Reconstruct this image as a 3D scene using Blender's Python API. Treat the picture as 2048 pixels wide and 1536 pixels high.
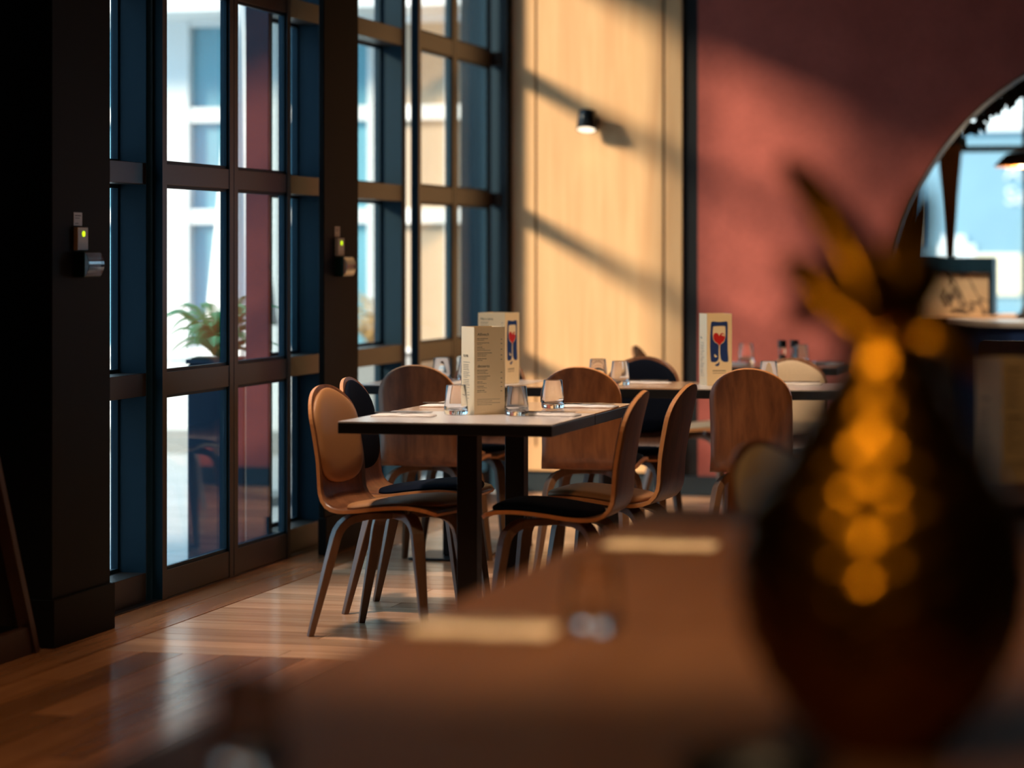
import bpy, bmesh, math, random
from mathutils import Vector, Matrix, Euler
random.seed(7)
for o in list(bpy.data.objects): bpy.data.objects.remove(o)
SC = bpy.context.scene
COL = SC.collection
R = math.radians

# ------------------------------------------------------------------ camera, light, exposure
cd = bpy.data.cameras.new('camera'); cam = bpy.data.objects.new('camera', cd); COL.objects.link(cam)
cam.location = (0, 0, 1.30); cam.rotation_euler = (R(90), 0, R(14.395))
cd.sensor_width = 36; cd.lens = 94.92; cd.shift_y = -(768-508)/2048
cd.clip_start = .05; cd.clip_end = 200
cd.dof.use_dof = True; cd.dof.focus_distance = 9.9; cd.dof.aperture_fstop = 1.5
SC.camera = cam
SC.view_settings.view_transform = 'Standard'; SC.view_settings.look = 'None'
SC.view_settings.gamma = 1; SC.view_settings.use_curve_mapping = False
SC.view_settings.exposure = 0.0
W = bpy.data.worlds.new('sky'); SC.world = W; W.use_nodes = True
bg = W.node_tree.nodes['Background']; bg.inputs[0].default_value = (.44, .75, 1.0, 1); bg.inputs[1].default_value = 2.8
sl = bpy.data.lights.new('sun', 'SUN'); sun = bpy.data.objects.new('sun', sl); COL.objects.link(sun)
sun.location = (-9, -6, 6)
sun.rotation_euler = Vector((1.3, 1.0, -.715)).to_track_quat('-Z', 'Y').to_euler()
sl.energy = 9.0; sl.color = (1.0, .77, .53); sl.angle = R(9)

# ------------------------------------------------------------------ helpers
def lin(r, g, b):
    f = lambda c: (c/255/12.92) if c/255 <= .04045 else ((c/255+.055)/1.055)**2.4
    return (f(r), f(g), f(b), 1)

class NT:
    def __init__(s, name):
        s.m = bpy.data.materials.new(name); s.m.use_nodes = True
        s.t = s.m.node_tree; s.b = s.t.nodes['Principled BSDF']; s.out = s.t.nodes['Material Output']
    def n(s, typ, **k):
        nd = s.t.nodes.new(typ)
        for a, v in k.items():
            if a.startswith('i_'):
                key = a[2:]
                nd.inputs[int(key) if key.isdigit() else key.replace('_', ' ')].default_value = v
            else: setattr(nd, a, v)
        return nd
    def l(s, a, b): s.t.links.new(a, b)

def plain(name, col, rough=.5, metal=0, spec=.5, noise=0, nscale=20, bump=0, **k):
    t = NT(name); b = t.b
    b.inputs['Base Color'].default_value = col; b.inputs['Roughness'].default_value = rough
    b.inputs['Metallic'].default_value = metal; b.inputs['Specular IOR Level'].default_value = spec
    for kk, v in k.items(): b.inputs[kk.replace('_', ' ')].default_value = v
    tc = t.n('ShaderNodeTexCoord'); nz = t.n('ShaderNodeTexNoise', i_Scale=nscale, i_Detail=5.0)
    t.l(tc.outputs['Object'], nz.inputs['Vector'])
    if noise:
        hs = t.n('ShaderNodeHueSaturation', i_Color=col); mr = t.n('ShaderNodeMapRange')
        mr.inputs['To Min'].default_value = 1-noise; mr.inputs['To Max'].default_value = 1+noise
        t.l(nz.outputs[0], mr.inputs[0]); t.l(mr.outputs[0], hs.inputs['Value']); t.l(hs.outputs[0], b.inputs['Base Color'])
    if bump:
        bp = t.n('ShaderNodeBump', i_Strength=bump, i_Distance=.004)
        t.l(nz.outputs[0], bp.inputs['Height']); t.l(bp.outputs[0], b.inputs['Normal'])
    return t.m

def wood(name, c1, c2, axis=2, scale=1.0, rough=.4, perobj=0, coat=0, contrast=1.0, spec=.5):
    """grain stretched along an axis (0 x, 1 y, 2 z) of object space"""
    t = NT(name); b = t.b
    tc = t.n('ShaderNodeTexCoord'); mp = t.n('ShaderNodeMapping')
    sc = [22*scale]*3; sc[axis] = 1.3*scale
    mp.inputs['Scale'].default_value = sc
    vec = tc.outputs['Object']
    oi = t.n('ShaderNodeObjectInfo')
    if perobj:
        ad = t.n('ShaderNodeVectorMath', operation='ADD'); ml = t.n('ShaderNodeMath', operation='MULTIPLY'); ml.inputs[1].default_value = 60
        t.l(oi.outputs['Random'], ml.inputs[0]); t.l(vec, ad.inputs[0]); t.l(ml.outputs[0], ad.inputs[1]); vec = ad.outputs[0]
    t.l(vec, mp.inputs['Vector'])
    n1 = t.n('ShaderNodeTexNoise', i_Scale=1.0, i_Detail=7.0, i_Roughness=.6, i_Distortion=.6)
    t.l(mp.outputs[0], n1.inputs['Vector'])
    mp2 = t.n('ShaderNodeMapping'); s2 = [4*scale]*3; s2[axis] = .5*scale; mp2.inputs['Scale'].default_value = s2
    t.l(vec, mp2.inputs['Vector'])
    n2 = t.n('ShaderNodeTexNoise', i_Scale=1.0, i_Detail=3.0, i_Distortion=1.5); t.l(mp2.outputs[0], n2.inputs['Vector'])
    mx = t.n('ShaderNodeMath', operation='ADD'); t.l(n1.outputs[0], mx.inputs[0]); t.l(n2.outputs[0], mx.inputs[1])
    mr = t.n('ShaderNodeMapRange'); mr.inputs['From Min'].default_value = 1-.35/contrast; mr.inputs['From Max'].default_value = 1+.35/contrast
    t.l(mx.outputs[0], mr.inputs[0])
    mc = t.n('ShaderNodeMix', data_type='RGBA'); mc.inputs[6].default_value = c1; mc.inputs[7].default_value = c2
    t.l(mr.outputs[0], mc.inputs[0]); colo = mc.outputs[2]
    if perobj:
        hs = t.n('ShaderNodeHueSaturation'); m3 = t.n('ShaderNodeMapRange'); m3.inputs['To Min'].default_value = 1-perobj; m3.inputs['To Max'].default_value = 1+perobj
        t.l(oi.outputs['Random'], m3.inputs[0]); t.l(m3.outputs[0], hs.inputs['Value']); t.l(colo, hs.inputs['Color']); colo = hs.outputs[0]
    t.l(colo, b.inputs['Base Color'])
    b.inputs['Roughness'].default_value = rough; b.inputs['Coat Weight'].default_value = coat; b.inputs['Coat Roughness'].default_value = .15
    b.inputs['Specular IOR Level'].default_value = spec
    bp = t.n('ShaderNodeBump', i_Strength=.15, i_Distance=.001); t.l(n1.outputs[0], bp.inputs['Height']); t.l(bp.outputs[0], b.inputs['Normal'])
    return t.m

def emit(name, col, s):
    t = NT(name); t.b.inputs['Base Color'].default_value = col
    t.b.inputs['Emission Color'].default_value = col; t.b.inputs['Emission Strength'].default_value = s
    return t.m

def pane_mat(name, tint, refl=1.0):
    """thin architectural glass: transparent with Fresnel reflection"""
    t = NT(name); t.t.nodes.remove(t.b)
    tr = t.n('ShaderNodeBsdfTransparent'); tr.inputs[0].default_value = tint
    gl = t.n('ShaderNodeBsdfGlossy'); gl.inputs['Roughness'].default_value = .0; gl.inputs[0].default_value = (refl, refl, refl, 1)
    fr = t.n('ShaderNodeFresnel'); mx = t.n('ShaderNodeMixShader'); ge = t.n('ShaderNodeNewGeometry')
    io = t.n('ShaderNodeMapRange'); io.inputs['To Min'].default_value = 1.5; io.inputs['To Max'].default_value = 1/1.5   # same Fresnel from both faces
    t.l(ge.outputs['Backfacing'], io.inputs[0]); t.l(io.outputs[0], fr.inputs[0])
    t.l(fr.outputs[0], mx.inputs[0]); t.l(tr.outputs[0], mx.inputs[1]); t.l(gl.outputs[0], mx.inputs[2]); t.l(mx.outputs[0], t.out.inputs[0])
    return t.m

M = {}
M['oak'] = wood('oak_panel', lin(212, 158, 110), lin(236, 194, 144), 2, 1.0, .5, contrast=.8)
M['floor'] = wood('floor_board', lin(180, 130, 96), lin(218, 172, 136), 0, 1.0, .25, perobj=.3, contrast=1.3)
M['floor_y'] = wood('floor_board_along', lin(140, 88, 54), lin(180, 122, 82), 1, 1.0, .25, perobj=.28, contrast=1.3)
M['ply'] = wood('walnut_ply', lin(92, 52, 31), lin(142, 90, 57), 2, 1.2, .38, perobj=.06, contrast=1.5)
M['plyedge'] = plain('ply_edge', lin(222, 150, 92), .45, noise=.15, nscale=60)
M['leg'] = wood('bent_leg', lin(92, 66, 48), lin(128, 94, 70), 2, 1.5, .45)
M['tan'] = plain('tan_leather', lin(172, 118, 74), .5, noise=.08, nscale=8, bump=.1)
M['navy'] = plain('navy_fabric', lin(5, 12, 28), .85, spec=.12, noise=.2, nscale=120, bump=.2)
M['cream'] = plain('cream_fabric', lin(222, 196, 164), .75, noise=.06, nscale=90, bump=.15)
M['black'] = plain('black_edge', lin(17, 18, 22), .45, noise=.1)
M['steel_black'] = plain('black_steel', lin(13, 15, 22), .4, noise=.1)
M['top'] = wood('table_top', lin(190, 146, 114), lin(212, 172, 140), 0, .8, .16, contrast=.8)
M['top_pale'] = plain('pale_laminate', lin(206, 196, 194), .2, noise=.03, nscale=4)
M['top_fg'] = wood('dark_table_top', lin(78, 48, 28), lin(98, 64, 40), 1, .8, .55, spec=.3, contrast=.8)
M['frame'] = plain('bronze_frame', lin(46, 34, 26), .38, .0, .45, noise=.08, nscale=40)
M['frame_blueshade'] = plain('blue_shaded_frame', lin(3, 40, 56), .5, 0, .3, noise=.08)  # blue skylit shade of the frame sides put into the colour
M['pier'] = plain('black_panel', lin(15, 14, 13), .65, spec=.15, noise=.08, nscale=30)
M['base'] = plain('dark_blue_skirting', lin(18, 34, 44), .5, noise=.1)
M['pane'] = pane_mat('window_pane', (.93, .97, .98, 1))
M['glass'] = plain('clear_glass', (1, 1, 1, 1), 0.0, Transmission_Weight=1.0, IOR=1.45)
M['paper'] = plain('cream_card', lin(246, 222, 180), .6, noise=.03, nscale=6)
M['ink'] = plain('dark_ink', lin(70, 58, 48), .7, noise=.1)
M['inkblue'] = plain('blue_ink', lin(14, 52, 118), .6, noise=.03)
M['inkred'] = plain('red_ink', lin(196, 22, 20), .6, noise=.03)
M['inkcream'] = plain('cream_ink', lin(244, 226, 190), .6, noise=.02)
M['linen'] = plain('white_linen', lin(236, 226, 220), .85, noise=.05, nscale=50, bump=.2)
M['steel'] = plain('cutlery_steel', lin(190, 186, 182), .18, 1.0, noise=.05)
M['white'] = plain('white_render', lin(236, 240, 240), .7, noise=.04, nscale=3)
M['whitepl'] = plain('white_plastic', lin(214, 200, 184), .4, noise=.03)
M['greenpl'] = plain('dark_green_plastic', lin(14, 48, 40), .3, noise=.1)
M['clearpl'] = plain('clear_cover', (.9, .9, .88, 1), .05, Transmission_Weight=.9)
M['led'] = emit('led', lin(190, 230, 10), 1.6)
M['lampglow'] = emit('lamp_glow', lin(255, 226, 180), 14)
M['sconceglow'] = emit('sconce_glow', lin(255, 240, 214), 1.6)
M['teal'] = plain('lamp_black_metal', lin(30, 34, 38), .28, .3, noise=.05)
M['gold'] = plain('brass', lin(146, 96, 14), .29, 1.0, noise=.1, nscale=30)
M['fern'] = plain('fern_green', lin(64, 186, 108), .5, noise=.25, nscale=8)
M['dryleaf'] = plain('dry_grass', lin(214, 178, 116), .8, noise=.15, nscale=8)
M['planter'] = plain('blue_planter', lin(22, 44, 66), .25, noise=.06)
M['deck'] = wood('deck_board', lin(178, 178, 176), lin(208, 208, 206), 0, 1.0, .6)
M['facglass'] = plain('sky_tinted_window', lin(116, 172, 190), .12, 0, .8, noise=.15, nscale=2)  # window glass; reflected sky is put into the base colour
M['streetblue'] = plain('pale_blue_shopfront', lin(122, 158, 174), .5, noise=.2, nscale=1.2)
M['facbeige'] = plain('blind_window', lin(176, 160, 140), .4, noise=.1, nscale=3)
M['facdark'] = plain('dark_window', lin(30, 34, 42), .2, noise=.1)
M['stone'] = plain('grey_stone', lin(150, 152, 150), .8, noise=.1)
def cloth_mat():
    t = NT('brown_curtain'); t.b.inputs['Base Color'].default_value = lin(120, 78, 46); t.b.inputs['Roughness'].default_value = .9
    tl = t.n('ShaderNodeBsdfTranslucent'); tl.inputs[0].default_value = lin(176, 112, 62); mx = t.n('ShaderNodeMixShader'); mx.inputs[0].default_value = .5
    nz = t.n('ShaderNodeTexNoise', i_Scale=60.0); bp = t.n('ShaderNodeBump', i_Strength=.2, i_Distance=.003); t.l(nz.outputs[0], bp.inputs['Height']); t.l(bp.outputs[0], t.b.inputs['Normal'])
    t.l(t.b.outputs[0], mx.inputs[1]); t.l(tl.outputs[0], mx.inputs[2]); t.l(mx.outputs[0], t.out.inputs[0]); return t.m
M['curtain'] = cloth_mat()
M['arch'] = plain('brown_arch_lining', lin(96, 62, 46), .6, noise=.08)
M['counter'] = plain('blue_counter', lin(12, 44, 92), .45, noise=.08)
M['stonetop'] = plain('pale_stone_top', lin(196, 188, 184), .3, noise=.05)
M['darkleaf'] = plain('dark_leaf', lin(20, 34, 20), .6, noise=.2)
M['walnut'] = wood('dark_walnut', lin(62, 40, 34), lin(92, 60, 50), 2, 1.2, .4)
M['ceil'] = plain('dark_ceiling', lin(24, 21, 20), .8, noise=.05)
M['darkred'] = plain('side_wall_paint', lin(30, 20, 18), .8, noise=.06)
M['slate'] = plain('chalkboard', lin(22, 24, 26), .8, noise=.1)
M['darkwood'] = wood('dark_stained_wood', lin(48, 26, 18), lin(74, 42, 28), 2, 1.2, .5)
M['orange'] = plain('copper_band', lin(214, 140, 60), .3, .8, noise=.05)
M['yellowleaf'] = plain('yellow_leaf', lin(206, 206, 90), .6, noise=.25)

def plaster():
    t = NT('terracotta_plaster'); b = t.b
    tc = t.n('ShaderNodeTexCoord')
    n1 = t.n('ShaderNodeTexNoise', i_Scale=3.0, i_Detail=8.0, i_Roughness=.65); n2 = t.n('ShaderNodeTexNoise', i_Scale=60.0, i_Detail=4.0)
    for n in (n1, n2): t.l(tc.outputs['Object'], n.inputs['Vector'])
    ad = t.n('ShaderNodeMath', operation='MULTIPLY_ADD'); ad.inputs[1].default_value = .4
    t.l(n2.outputs[0], ad.inputs[0]); t.l(n1.outputs[0], ad.inputs[2])
    mr = t.n('ShaderNodeMapRange'); mr.inputs['From Min'].default_value = .45; mr.inputs['From Max'].default_value = .95
    t.l(ad.outputs[0], mr.inputs[0])
    mc = t.n('ShaderNodeMix', data_type='RGBA'); mc.inputs[6].default_value = lin(152, 73, 63); mc.inputs[7].default_value = lin(182, 92, 80)
    t.l(mr.outputs[0], mc.inputs[0]); t.l(mc.outputs[2], b.inputs['Base Color']); b.inputs['Roughness'].default_value = .8
    bp = t.n('ShaderNodeBump', i_Strength=.25, i_Distance=.004); t.l(n2.outputs[0], bp.inputs['Height']); t.l(bp.outputs[0], b.inputs['Normal'])
    return t.m
M['red'] = plaster()

def marble():
    t = NT('veined_marble'); b = t.b; tc = t.n('ShaderNodeTexCoord')
    n = t.n('ShaderNodeTexNoise', i_Scale=2.6, i_Detail=6.0, i_Distortion=1.2); t.l(tc.outputs['Object'], n.inputs['Vector'])
    cr = t.n('ShaderNodeValToRGB'); e = cr.color_ramp.elements
    e[0].position = .475; e[0].color = lin(206, 178, 140); e[1].position = .525; e[1].color = lin(206, 178, 140)
    x = cr.color_ramp.elements.new(.5); x.color = lin(70, 62, 58)
    t.l(n.outputs[0], cr.inputs[0]); t.l(cr.outputs[0], b.inputs['Base Color']); b.inputs['Roughness'].default_value = .25
    return t.m
M['marble'] = marble()

class MB:
    def __init__(s): s.v = []; s.f = []; s.mi = []
    def add(s, vs, fs, mi=0):
        k = len(s.v); s.v += [tuple(v) for v in vs]; s.f += [tuple(i+k for i in f) for f in fs]; s.mi += [mi]*len(fs); return s
    def box(s, x0, x1, y0, y1, z0, z1, mi=0):
        v = [(x, y, z) for z in (z0, z1) for y in (y0, y1) for x in (x0, x1)]
        return s.add(v, [(0, 2, 3, 1), (4, 5, 7, 6), (0, 1, 5, 4), (2, 6, 7, 3), (0, 4, 6, 2), (1, 3, 7, 5)], mi)
    def lathe(s, prof, n=24, c=(0, 0, 0), mi=0, closed=False):
        """profile of (r,z); ends on axis where r == 0"""
        vs, rings = [], []
        for r, z in prof:
            if r < 1e-6: rings.append([len(vs)]); vs.append((c[0], c[1], c[2]+z))
            else:
                rings.append(list(range(len(vs), len(vs)+n)))
                vs += [(c[0]+r*math.cos(2*math.pi*i/n), c[1]+r*math.sin(2*math.pi*i/n), c[2]+z) for i in range(n)]
        fs = []
        prs = list(zip(rings, rings[1:]))
        if closed: prs.append((rings[-1], rings[0]))
        for a, b in prs:
            for i in range(n):
                j = (i+1) % n
                if len(a) == 1 and len(b) == 1: continue
                if len(a) == 1: fs.append((a[0], b[j], b[i]))
                elif len(b) == 1: fs.append((a[i], a[j], b[0]))
                else: fs.append((a[i], a[j], b[j], b[i]))
        return s.add(vs, fs, mi)
    def tube(s, pts, secs, up=(0, 0, 1), n=4, mi=0):
        """sweep; secs = per-point (half width sideways, half thickness); n=4 rectangular else elliptical"""
        pts = [Vector(p) for p in pts]; up = Vector(up); vs = []; fs = []
        for i, p in enumerate(pts):
            t = (pts[min(i+1, len(pts)-1)]-pts[max(i-1, 0)]).normalized()
            side = t.cross(up)
            if side.length < 1e-4: side = t.cross(Vector((1, 0, 0)))
            side.normalize(); nn = side.cross(t).normalized(); a, b = secs[i]
            for k in range(n):
                if n == 4: ca, sa = ((1, 1), (-1, 1), (-1, -1), (1, -1))[k]
                else: ca, sa = math.cos(2*math.pi*k/n), math.sin(2*math.pi*k/n)
                vs.append(p+side*a*ca+nn*b*sa)
        for i in range(len(pts)-1):
            for k in range(n): fs.append((i*n+k, i*n+(k+1) % n, (i+1)*n+(k+1) % n, (i+1)*n+k))
        fs.append(tuple(range(n-1, -1, -1))); e = (len(pts)-1)*n; fs.append(tuple(range(e, e+n)))
        return s.add(vs, fs, mi)
    def poly(s, pts, mi=0): return s.add(pts, [tuple(range(len(pts)))], mi)
    def build(s, name, mats, parent=None, smooth=False, bevel=0, loc=None):
        me = bpy.data.meshes.new(name); me.from_pydata(s.v, [], s.f)
        if not isinstance(mats, (list, tuple)): mats = [mats]
        for m in mats: me.materials.append(M[m] if isinstance(m, str) else m)
        for p, mi in zip(me.polygons, s.mi): p.material_index = mi; p.use_smooth = smooth
        bm = bmesh.new(); bm.from_mesh(me); bmesh.ops.recalc_face_normals(bm, faces=bm.faces); bm.to_mesh(me); bm.free()
        o = bpy.data.objects.new(name, me); COL.objects.link(o)
        if parent: o.parent = parent
        if loc: o.location = loc
        if bevel:
            b = o.modifiers.new('bevel', 'BEVEL'); b.width = bevel; b.segments = 2; b.limit_method = 'ANGLE'
        return o
def box(name, mats, a, parent=None, bevel=0, **k): return MB().box(*a).build(name, mats, parent, bevel=bevel, **k)
def tag(o, label=None, cat=None, group=None, kind=None):
    for k, v in (('label', label), ('category', cat), ('group', group), ('kind', kind)):
        if v: o[k] = v
    return o
def empty(name, loc, rz=0, label=None, cat=None, group=None, kind=None):
    o = bpy.data.objects.new(name, None); COL.objects.link(o); o.location = loc; o.rotation_euler = (0, 0, rz); o.empty_display_size = .1
    return tag(o, label, cat, group, kind)
def copy_tree(o, parent=None):
    c = o.copy(); COL.objects.link(c)
    if parent: c.parent = parent
    for ch in list(o.children):
        copy_tree(ch, c)
    return c
def clone(o, loc, rz, label):
    c = copy_tree(o); c.location = loc; c.rotation_euler = (0, 0, rz); c['label'] = label; return c
def struct(o): o['kind'] = 'structure'; return o

# ------------------------------------------------------------------ floor
YB = 14.386           # back wall plane
floor = struct(box('floor', 'floor', (-4.0, 3.6, -1.6, 18.6, -.06, -.008)))
PW = .14
PL = {}
def lay(kind, x, y, L):
    if (kind, L) not in PL:
        a = (0, PW-.003, 0, L-.003, -.012, 0) if kind == 'y' else (0, L-.003, 0, PW-.003, -.012, 0)
        PL[kind, L] = o = box('plank', 'floor_y' if kind == 'y' else 'floor', a, floor)
    else: o = PL[kind, L].copy(); COL.objects.link(o); o.parent = floor
    o.location = (x, y, 0); return o
for k in range(18):                  # boards running towards the back, near part of the room
    yy = 8.25
    for L in ((.6, 1.2, 1.8)[(k*2) % 3], 1.8, 1.8, 1.8):
        yy -= L; lay('y', -3.50+k*PW, yy, L)
for k in range(43):                  # boards running across the room
    xx = -3.50
    for L in ((.6, 1.2, 1.8)[(k*2) % 3], 1.8):
        lay('x', xx, 8.25+k*PW, L); xx += L
for j in range(5):                   # border boards along the doors
    for q in range(2): lay('y', -3.785+q*PW, 5.2+j*1.8, 1.8)
tr = struct(box('trim_1', 'steel_black', (-3.822, -3.786, 8.76, 14.30, -.004, .006)))
tag(tr, 'thin dark sliding door track set into the floor', None)

# ------------------------------------------------------------------ shell of the room
ZC = 3.6
struct(box('ceiling', 'ceil', (-4.1, 3.6, -1.6, 14.6, ZC, ZC+.1)))
struct(box('wall_right', 'darkred', (3.5, 3.6, -1.6, 14.386, 0, ZC)))
struct(box('wall_front', 'darkred', (-4.0, 3.5, -1.6, -1.5, 0, ZC)))
wl = struct(box('wall_left', 'pier', (-4.0, -3.97, -1.5, 8.22, 0, ZC)))
box('lintel', 'pier', (-4.0, -3.74, 8.22, 14.386, 3.13, ZC), wl)
# piers
def pier(i, y0, y1, x0, sk):
    o = struct(box('wall_pier' if i == 1 else 'wall_pier', 'pier', (x0, -3.68, y0, y1, 0, 3.13), bevel=.003))
    m = MB().box(x0 if sk else x0-.0, -3.667, y0-.012, y1+.012, 0, .16)
    m.build('skirting', 'pier', o, bevel=.003)
    return o
pier(1, 8.24, 8.73, -3.968, 1); pier(2, 11.08, 11.565, -3.705, 0)

# fixed glazing (windows) behind the sliding leaves
ZT = [(0.0, .11), (.77, .855), (1.56, 1.64), (2.325, 2.41), (3.06, 3.13)]
XF0, XF1, XG = -3.97, -3.826, -3.955
def window(i, y0, y1, m0, m1, lab, xm=None):
    """fixed light between y0 and y1 with mullions of width m0 / m1 at its ends"""
    e = empty('window_%d' % i, (0, 0, 0), kind='structure'); e['label'] = lab
    ya, yb = y0, y1
    if m0: box('mullion', 'frame_blueshade', (XF0, xm or XF1, y0, y0+m0, 0, 3.13), e, .003); ya += m0
    if m1: box('mullion', 'frame_blueshade', (XF0, XF1, y1-m1, y1, 0, 3.13), e, .003); yb -= m1
    for a, b in ZT: box('transom', 'frame', (XF0+.005, XF1-.002, ya, yb, a, b), e, .002)
    for (a, b), (c, d) in zip(ZT, ZT[1:]):
        box('pane', 'pane', (XG-.004, XG, ya, yb, b, c), e)
        m = MB()
        for u, v in ((ya, ya+.014), (yb-.014, yb)): m.box(XG, XG+.02, u, v, b, c)
        m.box(XG, XG+.02, ya, yb, b, b+.014); m.box(XG, XG+.02, ya, yb, c-.014, c)
        m.build('glazing_bead', 'frame_blueshade', e)
    return e
window(1, 8.74, 9.49, .04, .07, 'narrow fixed window between the near black pier and the sliding doors')
window(2, 10.89, 11.55, .05, .07, 'fixed window running behind the middle black pier', -3.866)
window(3, 11.55, 12.80, 0, .068, 'fixed window between the middle pier and the far sliding doors')
# sliding door leaves
XL0, XL1 = -3.823, -3.782
def leaf(e, y0, y1, lab):
    st = .045
    for u in (y0, y1-st):     # brown room face; blue sky tone and shade painted on sides and back
        m = MB(); m.box(XL0, XL1-.012, u+.001, u+st-.001, .006, 3.125, 1); m.box(XL1-.012, XL1, u, u+st, .006, 3.125, 0); o = m.build('stile', ['frame', 'frame_blueshade'], e)
        for p in o.data.polygons:
            if abs(p.normal.y) > .5: p.material_index = 1
    for a, b in ZT: box('rail', 'frame', (XL0+.002, XL1-.002, y0+st, y1-st, max(a, .008), min(b, 3.122)), e, .002)
    for (a, b), (c, d) in zip(ZT, ZT[1:]):
        p = box('pane', 'pane', (-3.810, -3.804, y0+st, y1-st, b, c), e)
        m = MB()
        m.box(-3.804, -3.792, y0+st, y1-st, b, b+.012); m.box(-3.804, -3.792, y0+st, y1-st, c-.012, c)
        m.box(-3.804, -3.792, y0+st, y0+st+.012, b, c); m.box(-3.804, -3.792, y1-st-.012, y1-st, b, c)
        m.build('glazing_bead', 'frame_blueshade', e)
d1 = empty('door_1', (0, 0, 0), kind='structure'); d1['label'] = 'near pair of bronze framed glass sliding doors'
leaf(d1, 9.47, 10.235, ''); leaf(d1, 10.242, 10.935, '')
d2 = empty('door_2', (0, 0, 0), kind='structure'); d2['label'] = 'far pair of bronze framed glass sliding doors by the wood panelling'
leaf(d2, 12.872, 13.545, ''); leaf(d2, 13.552, 14.275, '')
# corner jamb between far doors and the panelling
t2 = struct(box('trim_2', 'frame_blueshade', (-3.97, -3.70, 14.33, 14.40, 0, 3.13)))
for a, b in ZT[1:4]: box('transom', 'frame', (-3.80, -3.735, 14.278, 14.33, a+.005, b-.005), t2, .002)
box('jamb_face', 'black', (-3.735, -3.70, 14.30, 14.33, 0, 3.13), t2)

# back wall: oak panelling then terracotta plaster with a round opening
pn = struct(box('wall_back_panelling', 'black', (-3.70, -2.655, YB, YB+.2, 0, ZC)))
for a, b in ((-3.69, -3.556), (-3.545, -2.845), (-2.832, -2.737)):
    box('panel_board', 'oak', (a, b, YB-.022, YB, .115, 2.0 if False else ZC), pn, .003)
box('panel_plinth', 'oak', (-3.69, -2.737, YB-.03, YB, .115, .245), pn, .002)
bb = struct(box('baseboard_back', 'base', (-3.70, -1.25, YB-.036, YB, 0, .10)))
# wall with arched (circular) hole
CX, CZ, CR = -.173, .986, 1.47
def holed_wall(name, x0, x1, z1, y0, y1):
    bm = MB()
    a0 = math.asin(min(1, CZ/CR)); th0 = math.pi+a0; th1 = -a0   # where circle meets the floor
    N = 72; arc = []
    for i in range(N+1):
        t = th0+(th1-th0)*i/N
        arc.append((CX+CR*math.cos(t), max(0, CZ+CR*math.sin(t))))
    def outer(p):
        dx, dz = p[0]-CX, p[1]-CZ
        t = min(((x1-CX)/dx if dx > 1e-6 else (x0-CX)/dx if dx < -1e-6 else 1e9), ((z1-CZ)/dz if dz > 1e-6 else (0-CZ)/dz if dz < -1e-6 else 1e9))
        return (CX+dx*t, CZ+dz*t)
    out = [outer(p) for p in arc]; out[0] = (x0, 0); out[-1] = (x1, 0)
    out2 = []
    # insert corners by snapping nearest outer points
    for cx in ((x0, z1), (x1, z1)):
        j = min(range(len(out)), key=lambda i: (out[i][0]-cx[0])**2+(out[i][1]-cx[1])**2); out[j] = cx
    for i in range(N):
        for y in (y0, y1):
            bm.add([(arc[i][0], y, arc[i][1]), (arc[i+1][0], y, arc[i+1][1]), (out[i+1][0], y, out[i+1][1]), (out[i][0], y, out[i][1])], [(0, 1, 2, 3)])
        bm.add([(arc[i][0], y0, arc[i][1]), (arc[i+1][0], y0, arc[i+1][1]), (arc[i+1][0], y1, arc[i+1][1]), (arc[i][0], y1, arc[i][1])], [(0, 1, 2, 3)])
        bm.add([(out[i][0], y0, out[i][1]), (out[i+1][0], y0, out[i+1][1]), (out[i+1][0], y1, out[i+1][1]), (out[i][0], y1, out[i][1])], [(0, 1, 2, 3)])
    return bm
wb = struct(holed_wall('wall_back', -2.655, 3.5, ZC, YB, YB+.19).build('wall_back', 'red'))
# lining band of the round opening
m = MB(); N = 64; a0 = math.asin(CZ/CR)
for i in range(N):
    q = []
    for t in (math.pi+a0+(-2*a0-math.pi)*i/N, math.pi+a0+(-2*a0-math.pi)*(i+1)/N):
        q.append((math.cos(t), math.sin(t)))
    (c1, s1), (c2, s2) = q
    r0, r1 = CR-.012, CR-.0005
    v = []
    for cc, ss in ((c1, s1), (c2, s2)):
        for r in (r0, r1):
            for y in (YB-.004, YB+.194): v.append((CX+r*cc, y, max(.001, CZ+r*ss)))
    m.add(v, [(0, 1, 5, 4), (2, 6, 7, 3), (0, 4, 6, 2), (1, 3, 7, 5)])
m.build('arch_lining', 'arch', wb)

# ------------------------------------------------------------------ bentwood chair
def catmull(P, n):
    P = [Vector(p) for p in P]; P = [2*P[0]-P[1]]+P+[2*P[-1]-P[-2]]; out = []
    seg = len(P)-3
    for i in range(seg):
        for j in range(n):
            t = j/n; a, b, c, d = P[i:i+4]
            out.append(.5*((2*b)+(c-a)*t+(2*a-5*b+4*c-d)*t*t+(3*b-a-3*c+d)*t**3))
    out.append(P[-2]); return out
PROF = catmull([(.235, .432), (.205, .449), (.13, .457), (.03, .450), (-.07, .437), (-.135, .434), (-.182, .448), (-.207, .484), (-.216, .53), (-.228, .61), (-.244, .70), (-.262, .78), (-.282, .848)], 6)
LEN = [0]
for a, b in zip(PROF, PROF[1:]): LEN.append(LEN[-1]+(b-a).length)
TOT = LEN[-1]
def prof(s):
    s = max(0, min(TOT, s))
    for i in range(len(LEN)-1):
        if s <= LEN[i+1]: break
    t = (s-LEN[i])/(LEN[i+1]-LEN[i]); p = PROF[i].lerp(PROF[i+1], t)
    a, b = PROF[max(0, i-1)], PROF[min(len(PROF)-1, i+2)]
    d = (b-a).normalized(); return p, Vector((d.y, -d.x))      # normal towards sitter (up on the seat, forward on the back)
def sm(a, b, x): t = max(0, min(1, (x-a)/(b-a))); return t*t*(3-2*t)
DOME = .135
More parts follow.
